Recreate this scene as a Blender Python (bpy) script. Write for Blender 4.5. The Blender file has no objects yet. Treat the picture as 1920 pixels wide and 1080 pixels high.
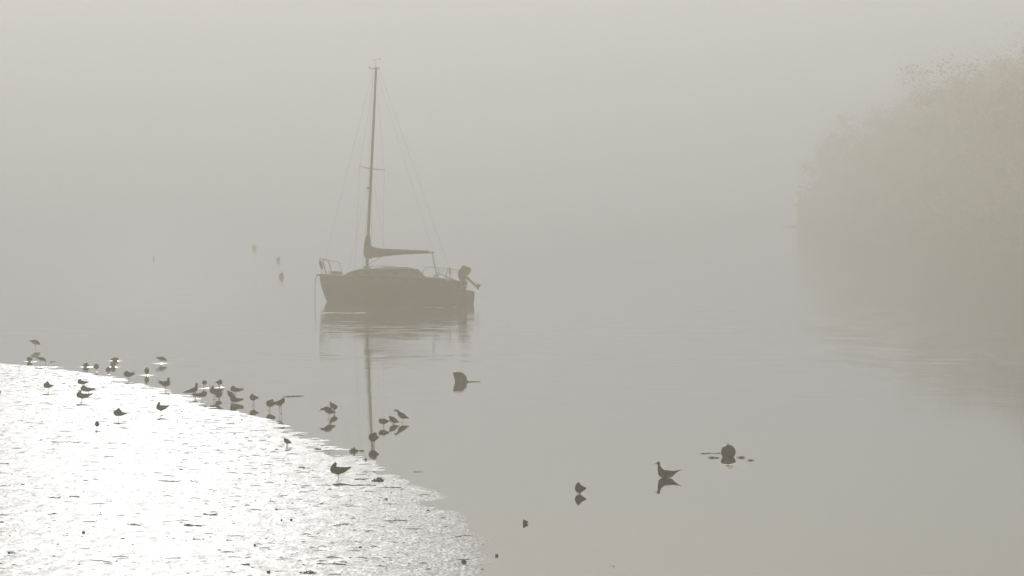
import bpy, bmesh, math, random
import numpy as np
from mathutils import Vector, Matrix, noise as mnoise
R = math.radians
random.seed(7); RNG = np.random.RandomState(11)
scene = bpy.context.scene
COL = scene.collection

# ------------------------------------------------------------------ camera
CAM_H, FPX, YH = 5.2, 7818.0, 358.0          # eye height (m), focal length in photo pixels, horizon row
PITCH = math.atan((540.0 - YH) / FPX)
cam_d = bpy.data.cameras.new('camera'); cam = bpy.data.objects.new('camera', cam_d); COL.objects.link(cam)
cam_d.sensor_width = 36.0; cam_d.lens = 36.0 * FPX / 1920.0
cam_d.clip_start = 0.5; cam_d.clip_end = 6000
cam.location = (0, 0, CAM_H); cam.rotation_euler = (math.pi / 2 - PITCH, 0, 0)
scene.camera = cam

# ------------------------------------------------------------------ sky, sun, exposure
SUN_EL, SUN_AZ = 14.0, -4.9
world = bpy.data.worlds.new('World'); scene.world = world; world.use_nodes = True
wn = world.node_tree; wn.nodes.clear()
wo = wn.nodes.new('ShaderNodeOutputWorld'); wb = wn.nodes.new('ShaderNodeBackground'); ws = wn.nodes.new('ShaderNodeTexSky')
ws.sky_type = 'NISHITA'; ws.sun_disc = False; ws.sun_elevation = R(SUN_EL); ws.sun_rotation = R(SUN_AZ)
ws.air_density = 1.0; ws.dust_density = 1.5; ws.ozone_density = 1.0
wb.inputs['Strength'].default_value = 0.08
wn.links.new(ws.outputs[0], wb.inputs[0]); wn.links.new(wb.outputs[0], wo.inputs[0])
sun_d = bpy.data.lights.new('sun', 'SUN'); sun = bpy.data.objects.new('sun', sun_d); COL.objects.link(sun)
sun_d.energy = 3.0; sun_d.angle = R(0.5); sun_d.color = (1.0, 0.90, 0.70)
to_sun = Vector((math.sin(R(SUN_AZ)) * math.cos(R(SUN_EL)), math.cos(R(SUN_AZ)) * math.cos(R(SUN_EL)), math.sin(R(SUN_EL))))
sun.rotation_euler = (-to_sun).to_track_quat('-Z', 'Y').to_euler(); sun.location = (-10, 60, 60)
scene.view_settings.view_transform = 'Standard'; scene.view_settings.look = 'None'
scene.view_settings.exposure = -0.50; scene.view_settings.gamma = 1.0
scene.render.engine = 'CYCLES'
cy = scene.cycles
cy.use_denoising = True; cy.volume_bounces = 3; cy.max_bounces = 8; cy.glossy_bounces = 3; cy.diffuse_bounces = 2
cy.caustics_reflective = False; cy.caustics_refractive = False; cy.sample_clamp_indirect = 4.0

# ------------------------------------------------------------------ photo pixel -> world
def at(px, py, z=0.0):
    cp, sp = math.cos(PITCH), math.sin(PITCH)
    dx, dy, dz = px - 960.0, FPX * cp - (py - 540.0) * sp, -(FPX * sp) - (py - 540.0) * cp
    t = (z - CAM_H) / dz
    return Vector((dx * t, dy * t, z))
def pxm(y): return FPX / y                    # photo pixels per metre at depth y

# ------------------------------------------------------------------ materials
def mat(name, color, rough=0.6, var=0.25, scale=8.0, metallic=0.0, bump=0.0, spec=0.5):
    m = bpy.data.materials.new(name); m.use_nodes = True; nt = m.node_tree; b = nt.nodes['Principled BSDF']
    b.inputs['Roughness'].default_value = rough; b.inputs['Metallic'].default_value = metallic
    b.inputs['Specular IOR Level'].default_value = spec
    tc = nt.nodes.new('ShaderNodeTexCoord'); n = nt.nodes.new('ShaderNodeTexNoise'); n.inputs['Scale'].default_value = scale
    n.inputs['Detail'].default_value = 6
    nt.links.new(tc.outputs['Object'], n.inputs['Vector'])
    cr = nt.nodes.new('ShaderNodeValToRGB'); c = np.array(color[:3])
    cr.color_ramp.elements[0].position = 0.3; cr.color_ramp.elements[1].position = 0.7
    cr.color_ramp.elements[0].color = (*(c * (1 - var)), 1); cr.color_ramp.elements[1].color = (*np.minimum(c * (1 + var), 1), 1)
    nt.links.new(n.outputs['Fac'], cr.inputs['Fac']); nt.links.new(cr.outputs['Color'], b.inputs['Base Color'])
    if bump:
        bp = nt.nodes.new('ShaderNodeBump'); bp.inputs['Strength'].default_value = bump; bp.inputs['Distance'].default_value = 0.02
        nt.links.new(n.outputs['Fac'], bp.inputs['Height']); nt.links.new(bp.outputs['Normal'], b.inputs['Normal'])
    return m

class G:                                       # tiny node-math helper
    def __init__(s, nt): s.nt = nt
    def m(s, op, a, b=None, c=None):
        n = s.nt.nodes.new('ShaderNodeMath'); n.operation = op
        for i, v in enumerate((a, b, c)):
            if v is None: continue
            if isinstance(v, (int, float)): n.inputs[i].default_value = v
            else: s.nt.links.new(v, n.inputs[i])
        return n.outputs[0]
    def noise(s, vec, scale, detail=2.0, rough=0.5):
        n = s.nt.nodes.new('ShaderNodeTexNoise'); n.inputs['Scale'].default_value = scale
        n.inputs['Detail'].default_value = detail; n.inputs['Roughness'].default_value = rough
        s.nt.links.new(vec, n.inputs['Vector']); return n
    def comb(s, x, y, z):
        n = s.nt.nodes.new('ShaderNodeCombineXYZ')
        for i, v in enumerate((x, y, z)):
            if isinstance(v, (int, float)): n.inputs[i].default_value = v
            else: s.nt.links.new(v, n.inputs[i])
        return n.outputs[0]
    def sep(s, v):
        n = s.nt.nodes.new('ShaderNodeSeparateXYZ'); s.nt.links.new(v, n.inputs[0]); return n.outputs
    def vscale(s, v, xyz):
        n = s.nt.nodes.new('ShaderNodeVectorMath'); n.operation = 'MULTIPLY'; s.nt.links.new(v, n.inputs[0]); n.inputs[1].default_value = xyz; return n.outputs[0]
    def norm(s, v):
        n = s.nt.nodes.new('ShaderNodeVectorMath'); n.operation = 'NORMALIZE'; s.nt.links.new(v, n.inputs[0]); return n.outputs[0]
    def ramp(s, v, a, b, c, d):
        n = s.nt.nodes.new('ShaderNodeMapRange'); n.clamp = True; s.nt.links.new(v, n.inputs[0])
        for i, q in enumerate((a, b, c, d)): n.inputs[i + 1].default_value = q
        return n.outputs[0]

# little rings on the water round wading birds: (world x, world y, radius)
RIPPLES = []
for (rx, ry, rr) in [(56, 677.8, .33), (162, 688, .36), (215, 676.5, .34), (212, 688, .3), (275, 703.5, .36), (302, 681.5, .36), (383.5, 728, .26),
                     (411, 726.5, .26), (180, 697, .12), (203, 702, .12), (92, 688, .5)]:
    p = at(rx, ry); RIPPLES.append((p.x, p.y, rr * .72))

def water_material():
    m = bpy.data.materials.new('water'); m.use_nodes = True; nt = m.node_tree; b = nt.nodes['Principled BSDF']; g = G(nt)
    b.inputs['Roughness'].default_value = 0.03; b.inputs['IOR'].default_value = 1.33
    geo = nt.nodes.new('ShaderNodeNewGeometry'); P = geo.outputs['Position']; s = g.sep(P); X, Y = s[0], s[1]
    # silty colour
    n0 = g.noise(g.vscale(P, (0.05, 0.02, 1)), 1.0, 3)
    mix = nt.nodes.new('ShaderNodeMix'); mix.data_type = 'RGBA'; nt.links.new(n0.outputs['Fac'], mix.inputs[0])
    mix.inputs[6].default_value = (0.115, 0.103, 0.08, 1); mix.inputs[7].default_value = (0.145, 0.13, 0.10, 1)
    nt.links.new(mix.outputs[2], b.inputs['Base Color'])
    # slopes of the surface, straight from noise; calm in the shallows, ruffled further out
    patch = g.noise(g.vscale(P, (0.02, 0.06, 1)), 1.0, 4, 0.6).outputs['Fac']
    pm = g.ramp(patch, 0.42, 0.62, 0.35, 1.7)
    far = g.ramp(Y, 90.0, 150.0, 0.0, 1.0)
    amp = g.m('MULTIPLY', g.m('MULTIPLY_ADD', far, 0.07, 0.0014), pm)
    n1 = g.sep(g.noise(g.vscale(P, (0.7, 2.2, 1)), 1.0, 3).outputs['Color'])
    sx = g.m('MULTIPLY', g.m('SUBTRACT', n1[0], 0.5), g.m('MULTIPLY', amp, 0.3)); sy = g.m('MULTIPLY', g.m('SUBTRACT', n1[1], 0.5), amp)
    n2 = g.sep(g.noise(g.vscale(P, (2.5, 7.0, 1)), 1.0, 2).outputs['Color'])
    amp2 = g.m('MULTIPLY', g.m('MULTIPLY', far, pm), 0.03)
    sy = g.m('ADD', sy, g.m('MULTIPLY', g.m('SUBTRACT', n2[1], 0.5), amp2))
    sx = g.m('ADD', sx, g.m('MULTIPLY', g.m('SUBTRACT', n2[0], 0.5), g.m('MULTIPLY', amp2, .3)))
    rough = g.ramp(Y, 112.0, 190.0, 0.03, 0.057)
    # a line of wavelets in front of the hull
    wob = g.noise(g.vscale(P, (0.35, 0.0, 0)), 1.0, 2).outputs['Fac']
    brk = g.noise(g.vscale(P, (3.0, 1.0, 1)), 1.0, 2).outputs['Fac']
    for (xa, xb, py, w, a, skew) in ((738, 866, 576.5, 0.7, 0.12, 0.0), (596, 694, 586.5, 0.6, 0.12, 0.0), (700, 800, 590.5, 0.5, 0.009, 0), (640, 760, 604, .7, .006, 0), (300, 420, 541, 1.2, .02, 0), (395, 425, 581, .5, .05, 0), (1338, 1395, 871, .9, .05, 0)):
        c = at(0.5 * (xa + xb), py); hw = 0.5 * (xb - xa) / pxm(c.y)
        yy = g.m('ADD', g.m('SUBTRACT', Y, c.y), g.m('MULTIPLY', g.m('SUBTRACT', wob, 0.5), 2.2))
        e = g.m('DIVIDE', yy, w); e = g.m('POWER', 2.718, g.m('MULTIPLY', g.m('MULTIPLY', e, e), -1.0))
        ex = g.m('ABSOLUTE', g.m('SUBTRACT', X, c.x)); ex = g.ramp(ex, hw * 0.75, hw, 1.0, 0.0)
        k = g.m('MULTIPLY', g.m('MULTIPLY', g.m('MULTIPLY', e, ex), g.ramp(brk, 0.35, 0.6, 0.0, 1.0)), -a)
        sy = g.m('ADD', sy, k)
    for (cx, cyy, rr) in RIPPLES:
        dx = g.m('SUBTRACT', X, cx); dy = g.m('SUBTRACT', Y, cyy)
        r = g.m('SQRT', g.m('ADD', g.m('MULTIPLY', dx, dx), g.m('MULTIPLY', dy, dy)))
        a = g.m('MULTIPLY', g.m('SINE', g.m('MULTIPLY', r, 34.0)), g.ramp(r, rr * 0.5, rr * 1.5, 0.24, 0.0))
        rough = g.m('ADD', g.ramp(r, rr * 0.6, rr * 1.5, 0.13, 0.0), rough)
        a = g.m('DIVIDE', a, g.m('MAXIMUM', r, 0.02))
        sx = g.m('ADD', sx, g.m('MULTIPLY', dx, a)); sy = g.m('ADD', sy, g.m('MULTIPLY', dy, a))
    nt.links.new(rough, b.inputs['Roughness'])
    nt.links.new(g.norm(g.comb(sx, sy, 1.0)), b.inputs['Normal'])
    return m

def mud_material():
    m = bpy.data.materials.new('wet_mud'); m.use_nodes = True; nt = m.node_tree; b = nt.nodes['Principled BSDF']; g = G(nt)
    geo = nt.nodes.new('ShaderNodeNewGeometry'); P = geo.outputs['Position']
    n0 = g.noise(P, 1.3, 6, 0.65)
    cr = nt.nodes.new('ShaderNodeValToRGB'); cr.color_ramp.elements[0].position = .35; cr.color_ramp.elements[1].position = .65
    cr.color_ramp.elements[0].color = (.09, .075, .055, 1); cr.color_ramp.elements[1].color = (.17, .145, .11, 1)
    nt.links.new(n0.outputs['Fac'], cr.inputs['Fac']); nt.links.new(cr.outputs['Color'], b.inputs['Base Color'])
    b.inputs['IOR'].default_value = 1.36; b.inputs['Specular IOR Level'].default_value = 0.34
    rr = g.noise(g.vscale(P, (5.0, 1.2, 1)), 1.0, 4, .6).outputs['Fac']
    nt.links.new(g.ramp(rr, .35, .65, MUD_R[0], MUD_R[1]), b.inputs['Roughness'])
    na = g.sep(g.noise(g.vscale(P, (20.0, 4.5, 3)), 1.0, 4, .7).outputs['Color']); nb = g.sep(g.noise(P, 30.0, 2, .6).outputs['Color'])
    sl = []
    N = g.sep(geo.outputs['Normal'])
    for i in (0, 1):
        q = g.m('ADD', g.m('MULTIPLY', g.m('SUBTRACT', na[i], .5), MUD_S[0]), g.m('MULTIPLY', g.m('SUBTRACT', nb[i], .5), MUD_S[1]))
        sl.append(g.m('ADD', q, N[i]))
    nt.links.new(g.norm(g.comb(sl[0], sl[1], N[2])), b.inputs['Normal'])
    return m
MUD_R = (0.465, 0.525); MUD_S = (0.6, 0.35)

M = {}
M['water'] = water_material(); M['mud'] = mud_material()
M['hull'] = mat('dark_hull_paint', (.10, .085, .05), .45, .2, 3)
M['deck'] = mat('weathered_deck_paint', (.15, .13, .09), .6, .15, 5)
M['strake'] = mat('rubbing_strake_wood', (.05, .035, .025), .6, .3, 9)
M['alu'] = mat('dull_aluminium', (.38, .35, .29), .5, .12, 12, .1)
M['steel'] = mat('stainless_rail', (.22, .22, .21), .35, .1, 20, .7)
M['canvas'] = mat('faded_sail_cover_canvas', (.09, .08, .05), .9, .3, 10, bump=.3)
M['wire'] = mat('rigging_wire', (.16, .16, .15), .5, .1, 30, .4)
M['rope'] = mat('weedy_rope', (.06, .055, .035), .9, .35, 40)
M['black'] = mat('outboard_black', (.02, .02, .022), .35, .2, 6)
M['glass'] = mat('tinted_portlight', (.03, .035, .04), .08, .1, 4)
M['red'] = mat('faded_red_cloth', (.22, .05, .035), .8, .2, 20)
M['buoy'] = mat('weathered_buoy_plastic', (.12, .07, .035), .4, .35, 9)
M['buoy2'] = mat('grubby_buoy_plastic', (.13, .105, .05), .5, .35, 14)
M['weed'] = mat('bladder_wrack', (.035, .028, .014), .5, .4, 30)
M['stone'] = mat('wet_stone', (.05, .04, .03), .5, .4, 30)
M['grey'] = mat('grey_brown_plumage', (.10, .075, .048), .85, .3, 25)
M['pale'] = mat('pale_plumage', (.13, .105, .07), .85, .2, 25)
M['darkf'] = mat('dark_wing_plumage', (.07, .052, .036), .8, .3, 25)
M['bill'] = mat('dark_bill_and_legs', (.05, .025, .018), .45, .2, 40)
M['eye'] = mat('eye', (.01, .01, .01), .1, .1, 10)
M['leaf'] = mat('tree_foliage', (.05, .043, .028), .8, .5, .25)
M['bark'] = mat('tree_bark', (.06, .05, .04), .9, .3, 2)
M['bank'] = mat('grassy_bank', (.045, .05, .028), .9, .4, .3)

# ------------------------------------------------------------------ mesh helpers
def tag(o, label=None, cat=None, group=None, kind=None):
    if label: o['label'] = label
    if cat: o['category'] = cat
    if group: o['group'] = group
    if kind: o['kind'] = kind
    return o
def empty(name, loc, rot=(0, 0, 0)):
    o = bpy.data.objects.new(name, None); COL.objects.link(o); o.location = loc; o.rotation_euler = rot; o.empty_display_size = .2
    return o
class MB:
    def __init__(s): s.v = []; s.f = []; s.mi = []
    def add(s, vs, fs, mi=0):
        k = len(s.v); s.v += [tuple(v) for v in vs]; s.f += [tuple(i + k for i in f) for f in fs]; s.mi += [mi] * len(fs)
        return s
    def rings(s, rings, mi=0, caps=True):      # list of equal-length closed rings
        n = len(rings[0]); vs = [p for r in rings for p in r]; fs = []
        for i in range(len(rings) - 1):
            for j in range(n): fs.append((i * n + j, i * n + (j + 1) % n, (i + 1) * n + (j + 1) % n, (i + 1) * n + j))
        if caps: fs.append(tuple(range(n))[::-1]); fs.append(tuple((len(rings) - 1) * n + j for j in range(n)))
        return s.add(vs, fs, mi)
    def tube(s, pts, r, seg=8, mi=0, flat=1.0):
        pts = [Vector(p) for p in pts]; rs = r if isinstance(r, (list, tuple)) else [r] * len(pts)
        rings = []; up = None
        for i, p in enumerate(pts):
            t = (pts[min(i + 1, len(pts) - 1)] - pts[max(i - 1, 0)]).normalized()
            if up is None: up = Vector((0, 0, 1)) if abs(t.z) < .9 else Vector((1, 0, 0))
            a = (up - t * up.dot(t)).normalized(); b = t.cross(a); up = a
            rings.append([p + a * math.cos(q) * rs[i] + b * math.sin(q) * rs[i] * flat for q in [2 * math.pi * k / seg for k in range(seg)]])
        return s.rings(rings, mi)
    def box(s, c, d, mi=0, top=1.0):           # centre, full size; top = scale of upper face
        c = Vector(c); x, y, z = d[0] / 2, d[1] / 2, d[2] / 2
        vs = [c + Vector(p) for p in ((-x, -y, -z), (x, -y, -z), (x, y, -z), (-x, y, -z), (-x * top, -y * top, z), (x * top, -y * top, z), (x * top, y * top, z), (-x * top, y * top, z))]
        return s.add(vs, [(3, 2, 1, 0), (4, 5, 6, 7), (0, 1, 5, 4), (1, 2, 6, 5), (2, 3, 7, 6), (3, 0, 4, 7)], mi)
    def ball(s, c, r, sc=(1, 1, 1), seg=16, mi=0, jit=0.0):
        c = Vector(c); rings = []
        n = max(4, seg // 2)
        vs = [c + Vector((0, 0, -r * sc[2]))]; fs = []
        for i in range(1, n):
            th = -math.pi / 2 + math.pi * i / n
            for j in range(seg):
                ph = 2 * math.pi * j / seg
                d = Vector((math.cos(th) * math.cos(ph) * sc[0], math.cos(th) * math.sin(ph) * sc[1], math.sin(th) * sc[2])) * r
                if jit: d *= 1 + jit * mnoise.noise((c + d) * (2.2 / r))
                vs.append(c + d)
        vs.append(c + Vector((0, 0, r * sc[2])))
        for j in range(seg): fs.append((0, 1 + (j + 1) % seg, 1 + j))
        for i in range(n - 2):
            for j in range(seg): fs.append((1 + i * seg + j, 1 + i * seg + (j + 1) % seg, 1 + (i + 1) * seg + (j + 1) % seg, 1 + (i + 1) * seg + j))
        k = len(vs) - 1
        for j in range(seg): fs.append((k, 1 + (n - 2) * seg + j, 1 + (n - 2) * seg + (j + 1) % seg))
        return s.add(vs, fs, mi)
    def mesh(s, name, mats, smooth=True):
        me = bpy.data.meshes.new(name); me.from_pydata([tuple(v) for v in s.v], [], s.f)
        for m_ in (mats if isinstance(mats, (list, tuple)) else [mats]): me.materials.append(m_)
        me.polygons.foreach_set('material_index', s.mi); me.polygons.foreach_set('use_smooth', [smooth] * len(s.f)); me.update()
        return me
    def build(s, name, mats, parent=None, smooth=True, bevel=0.0):
        o = bpy.data.objects.new(name, s.mesh(name, mats, smooth)); COL.objects.link(o)
        if parent: o.parent = parent
        if bevel:
            b = o.modifiers.new('bevel', 'BEVEL'); b.width = bevel; b.segments = 2
        if smooth and bevel: o.modifiers.new('wn', 'WEIGHTED_NORMAL')
        return o
def remesh(mb, voxel, smooth_it=3):            # fuse overlapping closed shapes into one continuous skin
    tmp = bpy.data.objects.new('tmp', mb.mesh('tmp', M['grey'])); COL.objects.link(tmp)
    r = tmp.modifiers.new('r', 'REMESH'); r.mode = 'VOXEL'; r.voxel_size = voxel; r.use_smooth_shade = True
    if smooth_it:
        sm = tmp.modifiers.new('s', 'SMOOTH'); sm.iterations = smooth_it; sm.factor = .5
    dg = bpy.context.evaluated_depsgraph_get(); dg.update()
    me = tmp.evaluated_get(dg).to_mesh()
    n = len(me.vertices); v = np.empty(n * 3); me.vertices.foreach_get('co', v); v = v.reshape(-1, 3)
    f = [tuple(p.vertices) for p in me.polygons]
    tmp.evaluated_get(dg).to_mesh_clear(); m0 = tmp.data; bpy.data.objects.remove(tmp); bpy.data.meshes.remove(m0)
    return v, f

# ------------------------------------------------------------------ ground: water and mud flat
def grid_mesh(name, xs, ys, hf, m, smooth=True):
    Xg, Yg = np.meshgrid(xs, ys); Z = hf(Xg, Yg)
    v = np.stack([Xg.ravel(), Yg.ravel(), Z.ravel()], 1); nx, ny = len(xs), len(ys)
    i = np.arange(nx * ny).reshape(ny, nx)
    f = np.stack([i[:-1, :-1].ravel(), i[:-1, 1:].ravel(), i[1:, 1:].ravel(), i[1:, :-1].ravel()], 1)
    me = bpy.data.meshes.new(name); me.vertices.add(len(v)); me.vertices.foreach_set('co', v.ravel())
    me.loops.add(f.size); me.loops.foreach_set('vertex_index', f.ravel()); me.polygons.add(len(f))
    me.polygons.foreach_set('loop_start', np.arange(0, f.size, 4)); me.polygons.foreach_set('loop_total', np.full(len(f), 4))
    me.polygons.foreach_set('use_smooth', [smooth] * len(f)); me.update(calc_edges=True); me.validate(); me.materials.append(m)
    o = bpy.data.objects.new(name, me); COL.objects.link(o); return o
water = grid_mesh('water', np.linspace(-1200, 1200, 5), np.linspace(-900, 1500, 5), lambda x, y: x * 0.0, M['water'], False)
tag(water, kind='structure')

# value noise on arrays
_T = RNG.rand(64, 64)
def vnoise(x, y, s):
    x = x * s; y = y * s; xi = np.floor(x).astype(int); yi = np.floor(y).astype(int); fx = x - xi; fy = y - yi
    fx = fx * fx * (3 - 2 * fx); fy = fy * fy * (3 - 2 * fy)
    a = _T[yi % 64, xi % 64]; b = _T[yi % 64, (xi + 1) % 64]; c = _T[(yi + 1) % 64, xi % 64]; d = _T[(yi + 1) % 64, (xi + 1) % 64]
    return (a * (1 - fx) + b * fx) * (1 - fy) + (c * (1 - fx) + d * fx) * fy - .5
EDGE_PX = [(0, 681), (90, 688), (140, 697), (190, 703), (245, 716), (300, 728), (345, 738), (385, 751), (430, 770), (480, 784), (530, 793), (580, 812), (620, 830),
           (665, 845), (700, 868), (725, 885), (765, 905), (810, 925), (828, 945), (850, 965), (872, 990), (884, 1015), (893, 1045), (896, 1080)]
_e = [at(*p) for p in EDGE_PX]
_ey = [-60, 0, 30, 48] + [p.y for p in reversed(_e)] + [128.5, 132, 150]; _ex = [14, 4, 1.2, .1] + [p.x for p in reversed(_e)] + [-24, -60, -300]
def mud_h(x, y):
    x = np.asarray(x, float); y = np.asarray(y, float)
    s = (np.interp(y, _ey, _ex) - x)
    base = np.where(s > 0, 0.07 * (1 - np.exp(-np.maximum(s, 0) * .16)), .03 * np.maximum(s, -8))
    n = vnoise(x, y, .45) * .016 + vnoise(x + 9, y + 4, 1.3) * .009 + vnoise(x + 3, y + 17, 3.7) * .008 + vnoise(x + 31, y + 7, 7.3) * .006
    return base + n * np.clip(.7 + s * .05, .5, 1)
xs = np.concatenate([np.linspace(-300, -24, 30, endpoint=False), np.linspace(-24, -17, 20, endpoint=False), np.linspace(-17, 3, 230, endpoint=False), np.linspace(3, 22, 12)])
ys = np.concatenate([np.linspace(-60, 44, 40, endpoint=False), np.linspace(44, 80, 300, endpoint=False), np.linspace(80, 130, 300, endpoint=False), np.linspace(130, 150, 10)])
mud = grid_mesh('mud_flat', xs, ys, mud_h, M['mud']); tag(mud, kind='structure')
def ground(px, py):                             # where the photo's pixel meets water or mud
    z = 0.0
    for _ in range(12):
        p = at(px, py, z); z = max(0.0, float(mud_h(p.x, p.y)))
    return at(px, py, z)

# ------------------------------------------------------------------ wooded bank in the fog
def bank_edge(y): return np.interp(y, [300, 360, 430, 510, 590, 620, 660, 1200, 1350], [46.5, 44, 42.5, 41, 41, 43, 52, 97, 140])
def bank_h(x, y):
    s_ = x - bank_edge(y) - 2.5 * vnoise(y * 0, y, .03) * 2
    return np.where(s_ < 0, s_ * .08, 13 * (1 - np.exp(-s_ / 30.0))) + vnoise(x, y, .09) * .5 * np.clip(s_ / 6, 0, 1)
hill = grid_mesh('hill', np.linspace(30, 330, 90), np.linspace(270, 1350, 180), bank_h, M['bank']); tag(hill, kind='structure')
def woodland():
    rs = np.random.RandomState(5); tr = MB(); pts = []; tries = 0
    while len(pts) < 420 and tries < 30000:
        tries += 1
        y = rs.uniform(300, 1180); x = float(bank_edge(y)) + 3.5 + rs.exponential(17)
        if x > 170: continue
        if any((x - a) ** 2 + (y - b) ** 2 < 20 for a, b in pts): continue
        pts.append((x, y))
    C, S = [], []
    for (x, y) in pts:
        z0 = float(bank_h(np.array(x), np.array(y))); near = x - float(bank_edge(y))
        H = (15.0 if y < 420 else 12.5 if y < 480 else 10.5 if y < 700 else 8) + rs.uniform(-2.5, 2.5) + min(near, 20) * .3
        w = H * rs.uniform(.26, .36)
        tr.tube([(x, y, z0 - .3), (x + rs.uniform(-.3, .3), y, z0 + H * .45), (x + rs.uniform(-.5, .5), y, z0 + H * .85)], [H * .022, H * .014, H * .004], 6, 1)
        for k in range(3):
            a = rs.uniform(0, 6.28); h0 = rs.uniform(.3, .6) * H
            tr.tube([(x, y, z0 + h0), (x + math.cos(a) * w * .7, y + math.sin(a) * w * .7, z0 + h0 + H * .18)], [H * .008, H * .003], 5, 1)
        L = np.array([(rs.normal(0, w * .45), rs.normal(0, w * .45), H * rs.uniform(.22, .88), w * rs.uniform(.35, .65)) for _ in range(10)])
        n = 700; li = L[rs.randint(len(L), size=n)]; d = rs.normal(0, 1, (n, 3)); d /= np.linalg.norm(d, axis=1)[:, None]; d *= (li[:, 3] * (.1 + .6 * rs.rand(n)))[:, None]
        c = np.stack([x + li[:, 0] + d[:, 0], y + li[:, 1] + d[:, 1], z0 + np.maximum(.4, li[:, 2] + d[:, 2] * .85)], 1); C.append(c); S.append(rs.uniform(.16, .3, n))
        if y < 660 and near < 30:                  # fine twigs and leaves round the crown
            n2 = 3600; li = L[rs.randint(len(L), size=n2)]; d = rs.normal(0, 1, (n2, 3)); d /= np.linalg.norm(d, axis=1)[:, None]; d *= (li[:, 3] * (np.minimum(.25 + .95 * np.abs(rs.normal(0, 1, n2)), 2.3)))[:, None]
            c = np.stack([x + li[:, 0] + d[:, 0], y + li[:, 1] + d[:, 1], z0 + np.maximum(.3, li[:, 2] + d[:, 2] * .9)], 1); C.append(c); S.append(rs.uniform(.05, .11, n2))
        # undergrowth spilling to the water
        m_ = 170; c = np.stack([x + rs.normal(-1.5, 2.2, m_), y + rs.normal(0, 3, m_), z0 + np.abs(rs.normal(0, 1.8, m_))], 1); c[:, 0] = np.maximum(c[:, 0], float(bank_edge(y)) - .8 + rs.rand(m_)); C.append(c); S.append(rs.uniform(.25, .5, m_))
    ye = rs.uniform(300, 620, 26000); xe = bank_edge(ye) + np.maximum(-.4, rs.normal(1.4, 1.3, len(ye))); he = np.abs(rs.normal(0, 1.1, len(ye))) * (.6 + 1.2 * (vnoise(ye, ye, .08) + .5))
    C.append(np.stack([xe, ye, np.maximum(0, bank_h(xe, ye)) + he * np.clip((xe - bank_edge(ye) + 2.5) / 3, .15, 1)], 1)); S.append(rs.uniform(.1, .3, len(ye)))
    C = np.concatenate(C); S = np.concatenate(S)[:, None]; n = len(C)
    A = rs.normal(0, 1, (n, 3)); A /= np.linalg.norm(A, axis=1)[:, None]; B = np.cross(A, rs.normal(0, 1, (n, 3))); B /= np.linalg.norm(B, axis=1)[:, None]
    V = np.stack([C - A * S, C - B * S * .6, C + A * S, C + B * S * .6], 1).reshape(-1, 3)
    nt_ = len(tr.v); tv = np.array(tr.v); tf = tr.f
    me = bpy.data.meshes.new('woodland'); allv = np.concatenate([V, tv]); me.vertices.add(len(allv)); me.vertices.foreach_set('co', allv.ravel())
    lens = np.concatenate([np.full(n, 4), [len(q) for q in tf]]).astype(int); idx = np.concatenate([np.arange(4 * n), np.concatenate([np.array(q) for q in tf]) + 4 * n]).astype(int)
    me.loops.add(len(idx)); me.loops.foreach_set('vertex_index', idx); me.polygons.add(len(lens)); st_ = np.concatenate([[0], np.cumsum(lens)[:-1]])
    me.polygons.foreach_set('loop_start', st_); me.polygons.foreach_set('loop_total', lens)
    me.materials.append(M['leaf']); me.materials.append(M['bark']); me.polygons.foreach_set('material_index', np.concatenate([np.zeros(n, int), np.ones(len(tf), int)]))
    me.update(calc_edges=True); o = bpy.data.objects.new('woodland', me); COL.objects.link(o); return o
tag(woodland(), 'dim wooded bank fading into the fog along the right side', kind='stuff')

# ------------------------------------------------------------------ the moored sailing boat
TH, HEEL = 32.0, 4.2
borg = at(685.5, 567.0)
boat = empty('sailboat', borg, (R(HEEL), 0, R(180 - TH)))
tag(boat, 'dark sailing boat with furled mainsail and tilted outboard moored in the fog', 'sailboat')
UB, US = 2.66, -5.02                            # bow and transom stations (u forward, v port, w up)
def sheer(u): return 1.14 + .13 * max(0, (u - .2) / 2.4) ** 1.4 - .12 * max(0, (-.6 - u) / 4.4) ** 1.5
def plan(s): return 1.27 * (math.sin(min(1, (1 - s) / .62) * math.pi / 2) ** .85 if s > .38 else 1 - .30 * ((.38 - s) / .38) ** 1.6)
def hull_pt(s, t, side):                        # s 0 stern..1 bow, t 0 keel..1 sheer
    ub = 2.66 - .62 * (1 - t) ** 1.7; us = US + .12 * (1 - t) * 0
    u = us + (ub - us) * s; w = -.42 * (1 - .55 * s ** 3) * (1 - .5 * (1 - s) ** 2) + t * (sheer(us + (2.66 - us) * s) + .42 * (1 - .55 * s ** 3) * (1 - .5 * (1 - s) ** 2))
    e = .34 + .5 * s ** 2
    return Vector((u, side * (max(plan(s), 0.0) * (t ** e) + .012), w))
def hull():
    mb = MB(); ss = [i / 28 for i in range(29)]; ts = [0, .06, .14, .25, .38, .52, .66, .8, .92, 1.0]
    rings = [[hull_pt(s, t, 1) for t in reversed(ts)] + [hull_pt(s, t, -1) for t in ts] for s in ss]
    return mb.rings(rings)
hull().build('hull', M['hull'], boat)
dk = MB(); rows = []
for i in range(27):                             # cambered deck, a few mm under the sheer
    s = i / 26; p = hull_pt(s, 1, 1); rows.append([Vector((p.x, p.y * k * .985, p.z - .012 + .05 * (1 - k * k) * min(1, p.y))) for k in (-1, -.6, -.2, .2, .6, 1)])
vs = [q for r_ in rows for q in r_]; fs = [(a * 6 + b, a * 6 + b + 1, (a + 1) * 6 + b + 1, (a + 1) * 6 + b) for a in range(26) for b in range(5)]
dk.add(vs, fs).build('deck', M['deck'], boat)
st = MB()
for sd in (1, -1): st.tube([hull_pt(i / 28, 1, sd) + Vector((0, .008 * sd, .012)) for i in range(29)], .032, 6)
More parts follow.
